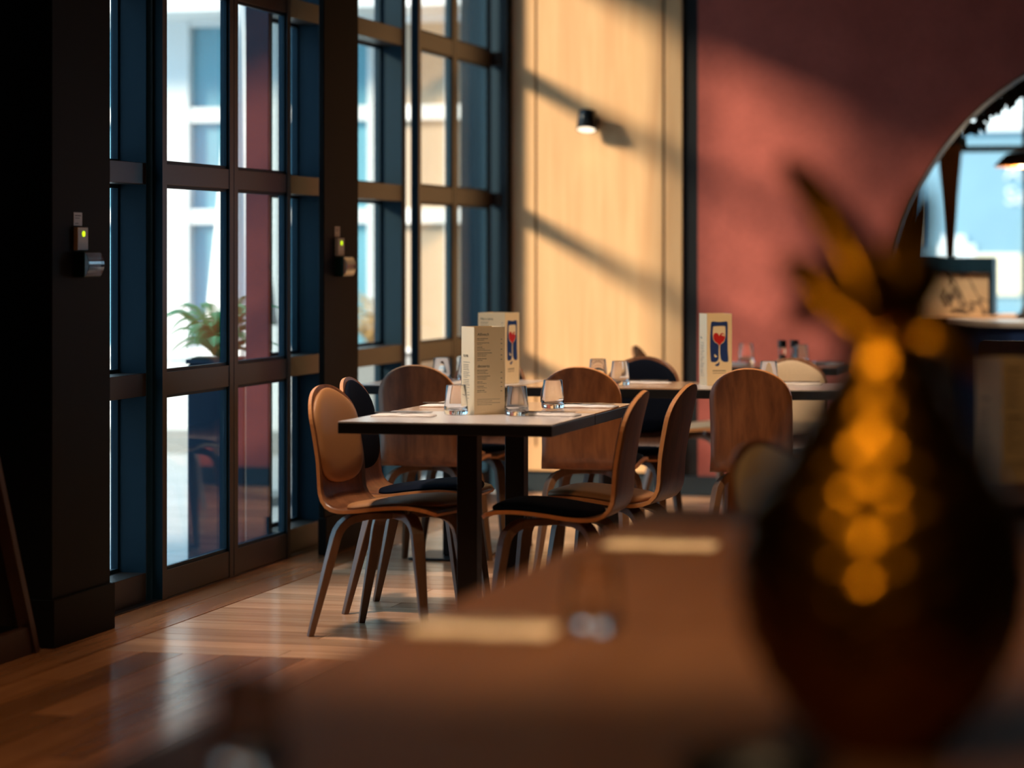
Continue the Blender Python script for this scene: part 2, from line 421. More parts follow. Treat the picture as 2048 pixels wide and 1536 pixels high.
def halfw(s):
    w = .200+(.166-.200)*sm(.28, .50, s)
    if s < .07: w *= .80+.20*math.sqrt(max(0, 1-((.07-s)/.07)**2))
    if s > TOT-DOME: w *= math.sqrt(max(0, 1-((s-(TOT-DOME))/DOME)**2))
    return w
def curve_in(s, x):        # gentle hollow across the back and seat
    return .55*x*x*sm(.38, .6, s)
def surf(s, x, off):
    p, nn = prof(s); q = p+nn*(off+curve_in(s, x)); return (q.x, x, q.y)
def shell():
    m = MB(); rows = [TOT*i/34 for i in range(30)]
    last = TOT-DOME; rows = [r for r in rows if r < last-.01]+[last+DOME*math.sin(math.pi/2*i/12) for i in range(12)]+[TOT-.0006]
    NU = 12; T = .013; vs = []
    for off in (0, -T):
        for s in rows:
            w = max(halfw(s), .004)
            for j in range(NU+1): vs.append(surf(s, w*(2*j/NU-1), off))
    nr = len(rows); K = nr*(NU+1); idx = lambda b, i, j: b*K+i*(NU+1)+j
    f0, f1 = [], []
    for i in range(nr-1):
        for j in range(NU):
            f0.append((idx(0, i, j), idx(0, i, j+1), idx(0, i+1, j+1), idx(0, i+1, j)))
            f0.append((idx(1, i, j), idx(1, i+1, j), idx(1, i+1, j+1), idx(1, i, j+1)))
        for j in (0, NU): f1.append((idx(0, i, j), idx(0, i+1, j), idx(1, i+1, j), idx(1, i, j)))
    for i in (0, nr-1):
        for j in range(NU): f1.append((idx(0, i, j), idx(0, i, j+1), idx(1, i, j+1), idx(1, i, j)))
    m.add(vs, f0, 0); k = len(m.f); m.f += f1; m.mi += [1]*len(f1)
    return m
def pad(s0, s1, inset, th):
    """upholstered pad lying on the shell between arc lengths s0 and s1, rounded ends"""
    m = MB(); NR, NU = 20, 14; vs = []
    rows = [s0+(s1-s0)*(.5-.5*math.cos(math.pi*i/NR)) for i in range(NR+1)]
    mid = (s0+s1)/2; hl = (s1-s0)/2
    def hw(s):
        e = max(0, 1-abs((s-mid)/hl)**5)**.42
        return max(.003, min(halfw(s)-inset, (.30 if s > .45 else .30))*1.0*e)
    for side in (0, 1):
        for s in rows:
            w = hw(s); ev = max(0, 1-abs((s-mid)/hl)**6)
            for j in range(NU+1):
                u = 2*j/NU-1; dome = (max(0, 1-abs(u)**5))**.6*ev**.5
                vs.append(surf(s, w*u, (.002+th*(.28+.72*dome)) if side == 0 else .0008))
    K = (NR+1)*(NU+1); idx = lambda b, i, j: b*K+i*(NU+1)+j; fs = []
    for i in range(NR):
        for j in range(NU):
            fs.append((idx(0, i, j), idx(0, i, j+1), idx(0, i+1, j+1), idx(0, i+1, j)))
            fs.append((idx(1, i, j), idx(1, i+1, j), idx(1, i+1, j+1), idx(1, i, j+1)))
        for j in (0, NU): fs.append((idx(0, i, j), idx(0, i+1, j), idx(1, i+1, j), idx(1, i, j)))
    for i in (0, NR):
        for j in range(NU): fs.append((idx(0, i, j), idx(0, i, j+1), idx(1, i, j+1), idx(1, i, j)))
    return m.add(vs, fs)
def make_chair(name, cush, loc, rz, label):
    t = empty(name, loc, rz, label, 'chair', 'bentwood dining chairs')
    shell().build('shell', ['ply', 'plyedge'], t, smooth=True)
    for p in t.children[-1].data.polygons:
        if p.material_index == 1: p.use_smooth = False
    pad(.02, .385, .010, .020).build('seat_pad', cush, t, smooth=True)
    pad(.50, TOT-.014, .010, .016).build('back_pad', cush, t, smooth=True)
    for sx in (1, -1):
        for sy in (1, -1):
            cx, fx = (.150, .205) if sx > 0 else (-.135, -.232)
            top = .408
            C0 = Vector((cx, sy*.148, top)); F = Vector((fx, sy*.188, 0)); O = Vector((0, 0, top))
            din = (O-C0).normalized(); dn = (F-C0).normalized(); r = .075
            pts = [O, C0+din*(r*1.25)]
            for i in range(1, 6):
                q = i/6; pts.append((C0+din*r*1.25)*(1-q)**2+C0*2*q*(1-q)+(C0+dn*r)*q*q)
            pts += [C0+dn*r*1.0, C0+dn*(r+.09), F]
            secs = [(.021, .012)]*2+[(.0205, .0145)]*6+[(.018, .0145), (.0115, .0105)]
            # sideways axis must be constant: normal of the leg's own plane
            pl = din.cross(dn).normalized()
            MBt = MB(); vs = []; 
            for i, p in enumerate(pts):
                tt = (pts[min(i+1, len(pts)-1)]-pts[max(i-1, 0)]).normalized(); nn = pl.cross(tt).normalized(); a, b = secs[i]
                vs += [p+pl*a+nn*b, p-pl*a+nn*b, p-pl*a-nn*b, p+pl*a-nn*b]
            for v in vs[-4:]: v.z = 0.0
            fs = []
            for i in range(len(pts)-1):
                for k in range(4): fs.append((i*4+k, i*4+(k+1) % 4, (i+1)*4+(k+1) % 4, (i+1)*4+k))
            fs += [(3, 2, 1, 0), tuple(len(vs)-4+k for k in range(4))]
            MBt.add(vs, fs).build('leg', 'leg', t, bevel=.003)
    m = MB(); m.box(-.06, .06, -.05, .05, .418, .428); m.build('mount_plate', 'steel_black', t)
    for a in (1, -1):
        MB().lathe([(0, .414), (.012, .414), (.012, .44), (0, .44)], 10, (.09, a*.09, 0)).build('spacer', 'steel', t)
        MB().lathe([(0, .414), (.012, .414), (.012, .428), (0, .428)], 10, (-.09, a*.09, 0)).build('spacer', 'steel', t)
    return t
chT = make_chair('bentwood_chair', 'tan', (-2.685, 8.865, 0), R(-10), 'plywood chair with tan leather pads at the left front of the near table')
chN = make_chair('bentwood_chair', 'navy', (-2.775, 9.48, 0), 0, 'plywood chair with dark navy pads just behind the tan chair at left')
chC = make_chair('bentwood_chair', 'cream', (-1.745, 11.43, 0), R(-90), 'plywood chair with cream back pad facing us beyond the far table, right end')
clone(chN, (-2.09, 8.80, 0), R(181), 'plywood chair with dark navy seat, its wooden back to the right of the near table')
clone(chT, (-2.03, 9.35, 0), R(176), 'plywood chair with beige seat pad, second on the right side of the near table')
clone(chT, (-3.125, 10.86, 0), R(90), 'wooden chair back seen from behind at the left end of the far table')
clone(chN, (-2.445, 10.865, 0), R(91), 'wooden chair back seen from behind at the middle of the far table')
clone(chT, (-1.745, 10.87, 0), R(89), 'wooden chair back seen from behind at the right end of the far table')
clone(chN, (-2.40, 11.43, 0), R(-90), 'plywood chair with navy blue back pad facing us beyond the far table')
clone(chN, (-3.10, 11.43, 0), R(-90), 'chair facing us beyond the far table, hidden behind the standing menus')
clone(chC, (-2.45, 13.10, 0), R(0), 'plywood chair with cream pads side-on by the oak panelling, farthest chair')
clone(chC, (-.80, 6.37, 0), R(-25), 'blurred pale padded chair between the foreground table and the golden ornament')

# ------------------------------------------------------------------ tables
def make_table(x0, x1, y0, y1, label, topm='top', ped=.035, base=.155, z=.75, group='black edged dining tables'):
    cx, cy = (x0+x1)/2, (y0+y1)/2; t = empty('dining_table', (cx, cy, 0), 0, label, 'table', group)
    a, b = (x1-x0)/2, (y1-y0)/2
    box('table_top', topm, (-a+.001, a-.001, -b+.001, b-.001, z-.004, z), t)
    box('table_edge', 'black', (-a, a, -b, b, z-.040, z-.004), t, .002)
    box('pedestal', 'steel_black', (-ped, ped, -ped, ped, .012, z-.046), t, .004)
    box('base_plate', 'steel_black', (-base, base, -base, base, .001, .012), t, .004)
    box('fixing_plate', 'steel_black', (-.2, .2, -.2, .2, z-.046, z-.040), t)
    return t
make_table(-2.76, -2.037, 8.45, 9.087, 'small black edged table nearest the doors, holding the brown menu', 'top_pale', base=.12)
make_table(-2.76, -2.037, 9.093, 9.73, 'black edged table joined behind the near table, two navy and beige chairs beside it', base=.12)
make_table(-3.47, -2.775, 10.846, 11.44, 'far black edged table by the doors, left of its row of three', 'top_pale')
make_table(-2.769, -2.075, 10.846, 11.44, 'far black edged table in the middle of its row of three')
make_table(-2.069, -1.36, 10.846, 11.44, 'far black edged table at the right end, holding the wine glass menu', 'top_pale')
make_table(-2.38, -1.715, 13.0, 13.62, 'black edged table against the terracotta wall with two pepper mills')
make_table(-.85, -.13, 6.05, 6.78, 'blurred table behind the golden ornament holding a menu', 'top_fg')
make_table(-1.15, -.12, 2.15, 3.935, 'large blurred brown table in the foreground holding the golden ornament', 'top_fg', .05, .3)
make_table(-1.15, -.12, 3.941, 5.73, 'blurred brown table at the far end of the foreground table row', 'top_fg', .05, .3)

# ------------------------------------------------------------------ tumblers
TP = [(0, 0), (.034, 0), (.0395, .004), (.0415, .014), (.0405, .03), (.0335, .1005), (.033, .102), (.0322, .1005), (.0390, .032), (.0380, .024), (.030, .0165), (0, .015)]
def tumbler(x, y, label, z=.7505, src=[None]):
    if src[0] is None:
        o = MB().lathe(TP, 32).build('tumbler', 'glass', smooth=True); src[0] = o
    else:
        o = src[0].copy(); COL.objects.link(o)
    o.location = (x, y, z); return tag(o, label, 'glass', 'clear tumblers on the tables')
tumbler(-2.478, 8.886, 'clear tumbler left of the brown menu on the near table')
tumbler(-2.264, 8.883, 'clear tumbler right of the brown menu on the near table')
tumbler(-2.246, 9.335, 'clear tumbler on the rear near table, right of the brown menu')
tumbler(-3.19, 11.206, 'clear tumbler at the left end of the far table, behind the wooden chair back')
tumbler(-3.085, 11.24, 'clear tumbler half hidden by the left edge of the brown menu')
tumbler(-2.37, 11.051, 'clear tumbler in front of the navy chair back on the far table')
tumbler(-2.509, 11.25, 'clear tumbler left of the navy chair back on the far table')
tumbler(-1.768, 11.205, 'clear tumbler in front of the cream chair back on the far table')
tumbler(-2.228, 13.40, 'clear tumbler by the terracotta wall, left of the pepper mills')
tumbler(-1.941, 13.314, 'clear tumbler by the terracotta wall, right of the pepper mills')
tumbler(-.866, 3.85, 'blurred tumbler left of the golden ornament in the foreground')
tumbler(-.98, 2.70, 'blurred tumbler at the bottom edge of the foreground table')

# ------------------------------------------------------------------ napkins and cutlery
def napkin_mesh():
    m = MB(); vs = []; NX, NY = 14, 6; rnd = random.Random(3)
    for top in (1, 0):
        for i in range(NX+1):
            for j in range(NY+1):
                u, v = i/NX*2-1, j/NY*2-1
                zz = 0 if not top else .004+.006*max(0, 1-abs(u)**6)*max(0, 1-abs(v)**4)+.0022*math.sin(7*u+3*v)*(1-abs(u))
                vs.append((u*.105, v*.045, zz))
    K = (NX+1)*(NY+1); q = lambda b, i, j: b*K+i*(NY+1)+j; fs = []
    for i in range(NX):
        for j in range(NY): fs += [(q(0, i, j), q(0, i+1, j), q(0, i+1, j+1), q(0, i, j+1)), (q(1, i, j), q(1, i, j+1), q(1, i+1, j+1), q(1, i+1, j))]
        for j in (0, NY): fs.append((q(0, i, j), q(1, i, j), q(1, i+1, j), q(0, i+1, j)))
    for i in (0, NX):
        for j in range(NY): fs.append((q(0, i, j), q(0, i, j+1), q(1, i, j+1), q(1, i, j)))
    return m.add(vs, fs)
def fork_mesh():
    m = MB()
    m.tube([(-.095, 0, .002), (-.04, 0, .003), (.03, 0, .004), (.05, 0, .004)], [(.005, .0012), (.004, .0014), (.003, .0014), (.008, .0012)])
    for k in (-1, 0, 1): m.tube([(.05, k*.006, .004), (.075, k*.006, .0025), (.095, k*.006, .004)], [(.0018, .001)]*3)
    return m
def knife_mesh():
    m = MB(); m.tube([(-.1, 0, .003), (-.02, 0, .003)], [(.006, .0025), (.005, .0025)])
    m.tube([(-.02, 0, .003), (.06, 0.001, .003), (.1, .004, .003)], [(.008, .0009), (.009, .0008), (.002, .0006)]); return m
def setting(x, y, rz, where, z=.7505, cutlery=True, src={}):
    def get(kind, mesh, mat):
        if kind not in src: src[kind] = mesh().build(kind, mat, smooth=(kind == 'napkin'))
        else: o = src[kind].copy(); COL.objects.link(o); return o
        return src[kind]
    c, s = math.cos(rz), math.sin(rz)
    o = get('napkin', napkin_mesh, 'linen'); o.location = (x, y, z); o.rotation_euler = (0, 0, rz); tag(o, 'folded white napkin '+where, 'napkin', 'folded napkins')
    if cutlery:
        for kind, mesh, d, zz in (('fork', fork_mesh, .018, .011), ('knife', knife_mesh, -.014, .011)):
            o = get(kind, mesh, 'steel'); o.location = (x-s*d, y+c*d, z+zz-.001); o.rotation_euler = (0, 0, rz+R(4 if kind == 'fork' else -3))
            tag(o, 'steel %s lying on the napkin %s' % (kind, where), kind, kind+'s on napkins')
setting(-2.63, 8.77, R(3), 'at the front left of the near table')
setting(-2.63, 9.36, R(2), 'at the left of the rear near table')
setting(-2.165, 8.93, R(-2), 'at the right of the near table')
setting(-2.145, 9.45, R(0), 'at the right of the rear near table')
setting(-3.10, 11.03, R(90), 'at the left end of the far table')
setting(-2.30, 11.24, R(2), 'at the middle of the far table')
setting(-1.66, 11.28, R(3), 'at the right end of the far table')
setting(-1.84, 13.40, R(-2), 'on the table by the terracotta wall')
setting(-2.30, 13.30, R(0), 'at the left of the table by the terracotta wall', cutlery=False)
setting(-1.02, 3.80, R(2), 'blurred and golden lit on the foreground table')
setting(-.99, 4.98, R(2), 'blurred and golden lit farther along the foreground tables')

# ------------------------------------------------------------------ pepper mills
def mill(x, y, label, src=[None]):
    if src[0] is None:
        t = empty('pepper_mill', (x, y, .7505), 0)
        MB().lathe([(0, 0), (.021, 0), (.021, .006), (.0175, .03), (.0175, .07), (.0195, .085), (0, .085)], 20).build('body', 'glass', t, smooth=True)
        MB().lathe([(0, .002), (.014, .002), (.0145, .05), (0, .05)], 14).build('peppercorns', 'ink', t)
        MB().lathe([(0, .085), (.022, .085), (.022, .118), (.019, .122), (0, .122)], 20).build('cap', 'black', t, smooth=False, bevel=.001)
        src[0] = t
    else: t = copy_tree(src[0]); t.location = (x, y, .7505)
    return tag(t, label, 'mill', 'glass mills with black caps')
mill(-2.039, 13.351, 'glass pepper mill with black cap, left of the pair by the terracotta wall')
mill(-1.985, 13.40, 'glass mill with black cap, right of the pair by the terracotta wall')
mill(-2.53, 9.22, 'glass mill with black cap half hidden behind the brown menu')

# ------------------------------------------------------------------ menus: tall four sided cards
def text_mesh(s, size, mat, name, parent, extr=.00015, shear=0.0):
    cu = bpy.data.curves.new('t', 'FONT'); cu.body = s; cu.size = size; cu.extrude = extr; cu.shear = shear; cu.resolution_u = 3
    to = bpy.data.objects.new('t', cu); COL.objects.link(to); bpy.context.view_layer.update()
    me = bpy.data.meshes.new_from_object(to); bpy.data.objects.remove(to); me.materials.clear(); me.materials.append(M[mat])
    o = bpy.data.objects.new(name, me); COL.objects.link(o); o.parent = parent; return o
def menu(x, y, rz, label, faces, w=.107, h=.30):
    """equilateral prism of card; face k local frame: u along face, v up; faces[k] = function(parent card, frame)"""
    t = empty('menu_card', (x, y, .7505), rz, label, 'menu', 'standing four sided menus')
    P = [Vector((sx*w/2, sy*w/2, 0)) for sx, sy in ((-1, -1), (1, -1), (1, 1), (-1, 1))]
    for k in range(4):
        a, b = P[k], P[(k+1) % 4]; u = (b-a).normalized(); nrm = Vector((u.y, -u.x, 0))
        card = MB(); vs = [a, b, b-nrm*.0008, a-nrm*.0008]; vs = vs+[v+Vector((0, 0, h)) for v in vs]
        card.add(vs, [(0, 1, 5, 4), (1, 2, 6, 5), (2, 3, 7, 6), (3, 0, 4, 7), (4, 5, 6, 7), (3, 2, 1, 0)])
        c = card.build('card_side', 'paper', t)
        fn = faces[k]
        if fn:
            mat = Matrix.Identity(4)
            mat.col[0] = (u.x, u.y, 0, 0); mat.col[1] = (0, 0, 1, 0); mat.col[2] = (nrm.x, nrm.y, 0, 0); mat.col[3] = (a.x+nrm.x*.0004, a.y+nrm.y*.0004, 0, 1)
            fn(c, mat, w, h)
    return t
def bars(c, mat, w, h, rows, name='print'):
    m = MB()
    for (u0, u1, v, th) in rows:
        m.add([(u0, v, 0), (u1, v, 0), (u1, v+th, 0), (u0, v+th, 0)], [(0, 1, 2, 3)])
    o = m.build(name, 'ink', c); o.matrix_local = mat; o['kind'] = 'stuff'
def broken(rnd, u0, u1, v, th):
    out = []; u = u0
    while u < u1:
        l = rnd.uniform(.003, .009); out.append((u, min(u+l, u1), v, th)); u += l+.0012
    return out
def page(head1, head2, seed):
    def fn(c, mat, w, h):
        rnd = random.Random(seed); rows = []; mg = .011
        v = h-.030
        for hd in (head1, head2):
            o = text_mesh(hd, .0135, 'ink', 'heading', c, shear=.15); o.matrix_local = mat @ Matrix.Translation((mg, v, .0002)); v -= .011
            for g in range(5):
                for q in range(rnd.choice((2, 2, 3))):
                    rows += broken(rnd, mg, mg+rnd.uniform(.018, .055), v, .0017 if q == 0 else .0012); v -= .0052
                rows.append((w-.016, w-.010, v+.008, .0016)); v -= .0042
            v -= .014
        v = .052
        for q in range(4): rows += broken(rnd, mg, w-.018-.03*(q % 2), v, .0011); v -= .0062
        bars(c, mat, w, h, rows)
    return fn
def page_short(head, seed):
    def fn(c, mat, w, h):
        rnd = random.Random(seed); rows = []; v = h-.105
        o = text_mesh(head, .0135, 'ink', 'heading', c, shear=.15); o.matrix_local = mat @ Matrix.Translation((.018, v, .0002)); v -= .018
        for g in range(22):
            rows += broken(rnd, .018, .018+rnd.uniform(.03, .06), v, .0014); v -= .0058 if g % 4 else .0085
        bars(c, mat, w, h, rows)
    return fn
def emblem(c, mat, w, h):
    def pts(L): return [((x-310)/490*w, h-(y-105)/1355*h) for x, y in L]
    def lay(L, mname, z, name):
        P = pts(L); m = MB(); m.poly([(a, b, 0) for a, b in P]); o = m.build(name, mname, c); o.matrix_local = mat @ Matrix.Translation((0, 0, z))
    lay([(395, 258), (420, 250), (560, 262), (690, 250), (712, 262), (719, 320), (716, 500), (718, 800), (732, 960), (728, 1005), (700, 1018), (640, 1014), (600, 990), (578, 950), (568, 860), (563, 720), (545, 720), (540, 800), (541, 940), (525, 990), (480, 1018), (410, 1018), (386, 1000), (380, 940), (370, 720), (372, 520), (384, 320)], 'inkblue', .0001, 'emblem_ground')
    lay([(432, 350), (470, 340), (560, 338), (640, 338), (668, 345), (675, 420), (672, 540), (662, 600), (630, 648), (585, 675), (570, 700), (566, 730), (545, 730), (540, 700), (515, 672), (460, 640), (430, 585), (421, 510), (424, 420)], 'inkcream', .0002, 'emblem_bowl')
    lay([(545, 720), (565, 720), (568, 900), (580, 960), (606, 1000), (610, 1016), (500, 1016), (530, 985), (541, 940), (540, 800)], 'inkcream', .0002, 'emblem_stem')
    lay([(432, 545), (436, 505), (455, 475), (488, 464), (520, 474), (540, 500), (550, 528), (562, 500), (585, 475), (620, 468), (650, 490), (664, 530), (660, 580), (636, 628), (590, 662), (565, 690), (554, 714), (540, 690), (515, 662), (465, 630), (440, 590)], 'inkred', .0003, 'emblem_heart')
    lay([(595, 515), (612, 492), (640, 495), (656, 528), (640, 532), (625, 516)], 'inkcream', .0004, 'emblem_glint')
    lay([(455, 868), (470, 870), (484, 892), (512, 905), (500, 924), (470, 926), (452, 900)], 'inkcream', .0002, 'emblem_crescent')
    lay([(464, 1074), (500, 1050), (530, 1040), (546, 1000), (556, 1030), (552, 1070), (522, 1096), (485, 1092)], 'inkblue', .0002, 'emblem_drop')
    rnd = random.Random(5); bars(c, mat, w, h, broken(rnd, .025, .083, .060, .0035)+broken(rnd, .025, .083, .051, .002))
YAW = 14.395
menu(-2.408, 8.982, R(YAW+23.5), 'brown lit standing menu with two printed headings on the near table', [page('Allivech', 'desserts', 1), None, None, page_short('F & Wh', 2)], .114)
menu(-2.915, 11.13, R(YAW-27.7), 'standing menu with wine glass emblem behind the brown menu on the far table', [page('Plat a carte', 'a partager', 3), emblem, None, None], .130)
menu(-1.99, 11.19, R(YAW+13), 'standing cream menu with blue and red wine glass emblem on the far table', [emblem, None, None, page_short('Vins', 6)], .109)
menu(-.46, 6.63, R(YAW+23), 'blurred standing menu at the right edge behind the golden ornament', [page('Allivech', 'desserts', 7), None, None, page_short('F & Wh', 8)], .114)

# ------------------------------------------------------------------ golden pineapple shaped ornament
def pineapple(x, y, z, label):
    t = empty('pineapple_ornament', (x, y, z), 0, label, 'ornament')
    prof_ = [(0, 0), (.066, 0), (.076, .012), (.11, .055), (.138, .10), (.153, .138), (.160, .18), (.158, .221), (.144, .277), (.126, .305), (.106, .334), (.074, .388), (.048, .43), (.036, .465), (0, .475)]
    P = catmull([(a, b) for a, b in prof_[1:-1]], 5)
    m = MB(); NS = 96; vs = []
    for i, p in enumerate(P):
        for k in range(NS):
            a = 2*math.pi*k/NS; zz = p.y; u = a/(2*math.pi)*12; v = zz/.475*11
            d = abs(math.sin(math.pi*(u+v)))*abs(math.sin(math.pi*(u-v)))
            r = p.x*(1+.06*(d-.3)*(1 if .03 < zz < .44 else 0)); vs.append((r*math.cos(a), r*math.sin(a), zz))
    fs = []
    for i in range(len(P)-1):
        for k in range(NS): fs.append((i*NS+k, i*NS+(k+1) % NS, (i+1)*NS+(k+1) % NS, (i+1)*NS+k))
    fs += [tuple(range(NS-1, -1, -1)), tuple(range((len(P)-1)*NS, len(P)*NS))]
    m.add(vs, fs).build('body', 'gold', t, smooth=True)
    U = Vector((math.cos(R(YAW)), math.sin(R(YAW)), 0)); V = Vector((-U.y, U.x, 0))
    # crown leaves: centre line (right, up) from the neck, depth at the tip, half width
    leaves = [([(0, .44), (-.014, .51), (-.042, .572), (-.07, .62), (-.10, .66)], .12, .038), ([(-.008, .43), (-.025, .462), (-.047, .49), (-.075, .522), (-.106, .54)], .08, .040),
              ([(.008, .44), (.025, .51), (.047, .575), (.067, .628)], .11, .036), ([(.014, .43), (.042, .455), (.075, .447), (.108, .415)], -.02, .036),
              ([(0, .44), (.006, .50), (.003, .56)], .05, .034), ([(0, .44), (-.004, .48), (-.012, .53)], -.07, .034), ([(-.006, .44), (-.03, .475), (-.07, .49), (-.10, .465)], .07, .03),
              ([(.006, .44), (.03, .48), (.06, .52), (.085, .53)], .06, .03), ([(-.004, .44), (-.02, .52), (-.05, .58)], .05, .03), ([(.004, .44), (.01, .47), (.03, .48)], -.10, .034)]
    for cl, dep, wd in leaves:
        C = catmull(cl, 5); N = len(C)-1; m = MB(); vs = []
        for i, p in enumerate(C):
            q = i/N; c = U*p.x+V*dep*q**1.3+Vector((0, 0, p.y)); d2 = (C[min(i+1, N)]-C[max(i-1, 0)]).normalized()
            perp = U*(-d2.y)+Vector((0, 0, d2.x)); perp = -perp if cl[-1][0] < 0 else perp; T = (U*d2.x+Vector((0, 0, d2.y))+V*dep*(1.2*q**.3)/.24).normalized(); s_ = (perp*.94+V*.34); s_ = (s_-T*s_.dot(T)).normalized(); nrm = s_.cross(T).normalized(); nrm = -nrm if nrm.dot(V) > 0 else nrm
            w = max(.0012, wd*(.6+.9*q)*(1-q)**.5)
            vs += [c-s_*w+nrm*.005, c-nrm*.002, c+s_*w+nrm*.005, c+nrm*.003]
        fs = []
        for i in range(N):
            for k in range(4): fs.append((i*4+k, i*4+(k+1) % 4, (i+1)*4+(k+1) % 4, (i+1)*4+k))
        fs += [(3, 2, 1, 0), tuple(N*4+k for k in range(4))]
        m.add(vs, fs).build('crown_leaf', 'gold', t, smooth=True)
    return t
pineapple(-.346, 3.0, .7505, 'tall dark golden pineapple shaped ornament blurred in the right foreground')
bw = empty('black_bowl', (-.43, 2.64, .7505), 0, 'low black bowl at the bottom edge in front of the golden ornament', 'bowl')
MB().lathe([(0, 0), (.05, 0), (.055, .008), (.075, .035), (.082, .055), (.079, .055), (.07, .036), (.05, .012), (0, .010)], 32).build('bowl_body', 'black', bw, smooth=True)

# ------------------------------------------------------------------ wall lamp and door release boxes
lp = empty('wall_lamp', (-3.242, YB-.022, 2.02), 0, 'black cylinder wall lamp on the oak panelling', 'lamp')
sh_ = MB().lathe([(0, .054), (.048, .054), (.050, .051), (.054, -.052), (.050, -.052), (.049, -.048), (.044, .03), (0, .03)], 36).build('lamp_shade', 'teal', lp, smooth=False)
sh_.location = (0, -.10, 0); sh_.rotation_euler = (R(-17), 0, 0)
for p in sh_.data.polygons: p.use_smooth = abs(p.normal.z) < .5
MB().lathe([(0, 0), (.0485, 0), (.0485, -.003), (0, -.003)], 32, (0, 0, -.047)).build('diffuser', 'sconceglow', sh_)
m = MB(); m.tube([(0, -.035, .0), (0, -.002, .0)], [(.012, .012)]*2, n=12); m.build('arm', 'teal', lp)
m = MB(); m.tube([(0, -.014, 0), (0, -.0005, 0)], [(.045, .045)]*2, n=28); m.build('wall_plate', 'teal', lp)
def release(y, z, label, x=-3.68):
    t = empty('door_release', (x, y, z), 0, label, 'switch box', 'emergency door releases')
    box('sticker', 'whitepl', (0, .001, -.075, -.005, .105, .150), t)
    m = MB(); m.box(.001, .0013, -.065, -.015, .138, .141); m.box(.001, .0013, -.065, -.025, .130, .132); m.box(.001, .0013, -.065, -.035, .112, .114); m.build('print', 'ink', t)['kind'] = 'stuff'
    s = box('indicator_box', 'whitepl', (0, .016, -.075, .012, .022, .100), t, .002)
    m = MB(); m.lathe([(0, 0), (.0055, 0), (.0055, .002), (0, .002)], 14); o = m.build('led', 'led', s); o.location = (.016, -.028, .078); o.rotation_euler = (0, R(90), 0); o.scale = (1.7, 2, 1)
    g = box('green_box', 'greenpl', (0, .040, -.075, .065, -.068, .018), t, .004)
    m = MB()
    for i in range(8):
        q0, q1 = i/8, (i+1)/8; f = lambda q: .043+.012*math.sin(math.pi*q)
        z0, z1 = -.064+.078*q0, -.064+.078*q1
        m.add([(f(q0), -.07, z0), (f(q1), -.07, z1), (f(q1), .06, z1), (f(q0), .06, z0), (f(q0)-.002, -.07, z0), (f(q1)-.002, -.07, z1), (f(q1)-.002, .06, z1), (f(q0)-.002, .06, z0)], [(0, 1, 2, 3), (7, 6, 5, 4), (0, 4, 5, 1), (3, 2, 6, 7)])
    m.build('clear_cover', 'clearpl', g)
    return t
release(8.49, 1.29, 'green door release box with lit indicator on the near black pier')
release(11.30, 1.27, 'green door release box with lit indicator on the middle black pier')

# ------------------------------------------------------------------ chalkboard A-frame at the far left
ab = empty('chalkboard_sign', (-3.82, 7.66, 0), 0, 'dark wooden A-frame sign board standing at the far left edge beside the pier', 'sign')
for sx in (-1, 1):
    for sy in (-1, 1): MB().tube([(sx*.115, sy*.48, 0), (sx*.115, sy*.012, 1.0)], [(.016, .022)]*2, up=(1, 0, 0)).build('post', 'darkwood', ab)
    MB().tube([(sx*.115, -.45, .045), (sx*.115, .45, .045)], [(.013, .045)]*2).build('stretcher', 'darkwood', ab)
for sy in (-1, 1):
    m = MB(); a = [(-.1, sy*.44, .09), (.1, sy*.44, .09), (.1, sy*.03, .97), (-.1, sy*.03, .97)]; b = [(x_, y_-sy*.008, z_) for x_, y_, z_ in a]
    m.add(a+b, [(0, 1, 2, 3), (7, 6, 5, 4), (0, 4, 5, 1), (1, 5, 6, 2), (2, 6, 7, 3), (3, 7, 4, 0)]); m.build('board', 'slate', ab)

# ------------------------------------------------------------------ outside: deck, planters, parasol, white building
struct(box('ground', 'deck', (-14, -4.0, 2.0, 17.2, -.10, -.03)))
def frond(t, az, reach, rise, droop, n, ll, mat, name='frond'):
    d = Vector((math.cos(az), math.sin(az), 0)); s = Vector((-d.y, d.x, 0)); m = MB(); pts = []
    for i in range(n+1):
        q = i/n; pts.append(d*reach*q+Vector((0, 0, rise*math.sin(q*math.pi*.55)-droop*q*q)))
    m.tube([pts[i] for i in range(0, n+1, 2)], [(.002, .002)]*len(range(0, n+1, 2)), n=3)
    for i in range(1, n):
        q = i/n; l = ll*(math.sin(math.pi*min(1, q*.85+.15))**.8); p = pts[i]; tg = (pts[i+1]-pts[i-1]).normalized()
        for sg in (1, -1):
            tip = p+s*sg*l+tg*l*.35-Vector((0, 0, l*.25)); w = tg*.0055
            m.add([p-w, p+w, tip+w*.3, tip-w*.3], [(0, 1, 2, 3)])
    return m.build(name, mat, t)
pt = empty('fern_planter', (-4.167, 11.10, -.03), R(14), 'tall dark blue planter with a green fern outside the near glass doors', 'planter')
m = MB(); m.box(-.125, .125, -.125, .125, 0, .855); m.build('planter_box', 'planter', pt, bevel=.012)
box('planter_rim', 'planter', (-.132, .132, -.132, .132, .855, .875), pt, .004)
box('soil', 'ink', (-.11, .11, -.11, .11, .874, .880), pt)
rnd = random.Random(11)
fern = empty('fern', (-4.167, 11.10, .85), 0, 'green fern with arching fronds growing in the dark blue planter', 'plant')
for i in range(70):
    frond(fern, rnd.uniform(0, 6.283), rnd.uniform(.10, .30), rnd.uniform(.08, .30), rnd.uniform(.02, .14), 26, rnd.uniform(.034, .05), 'fern')
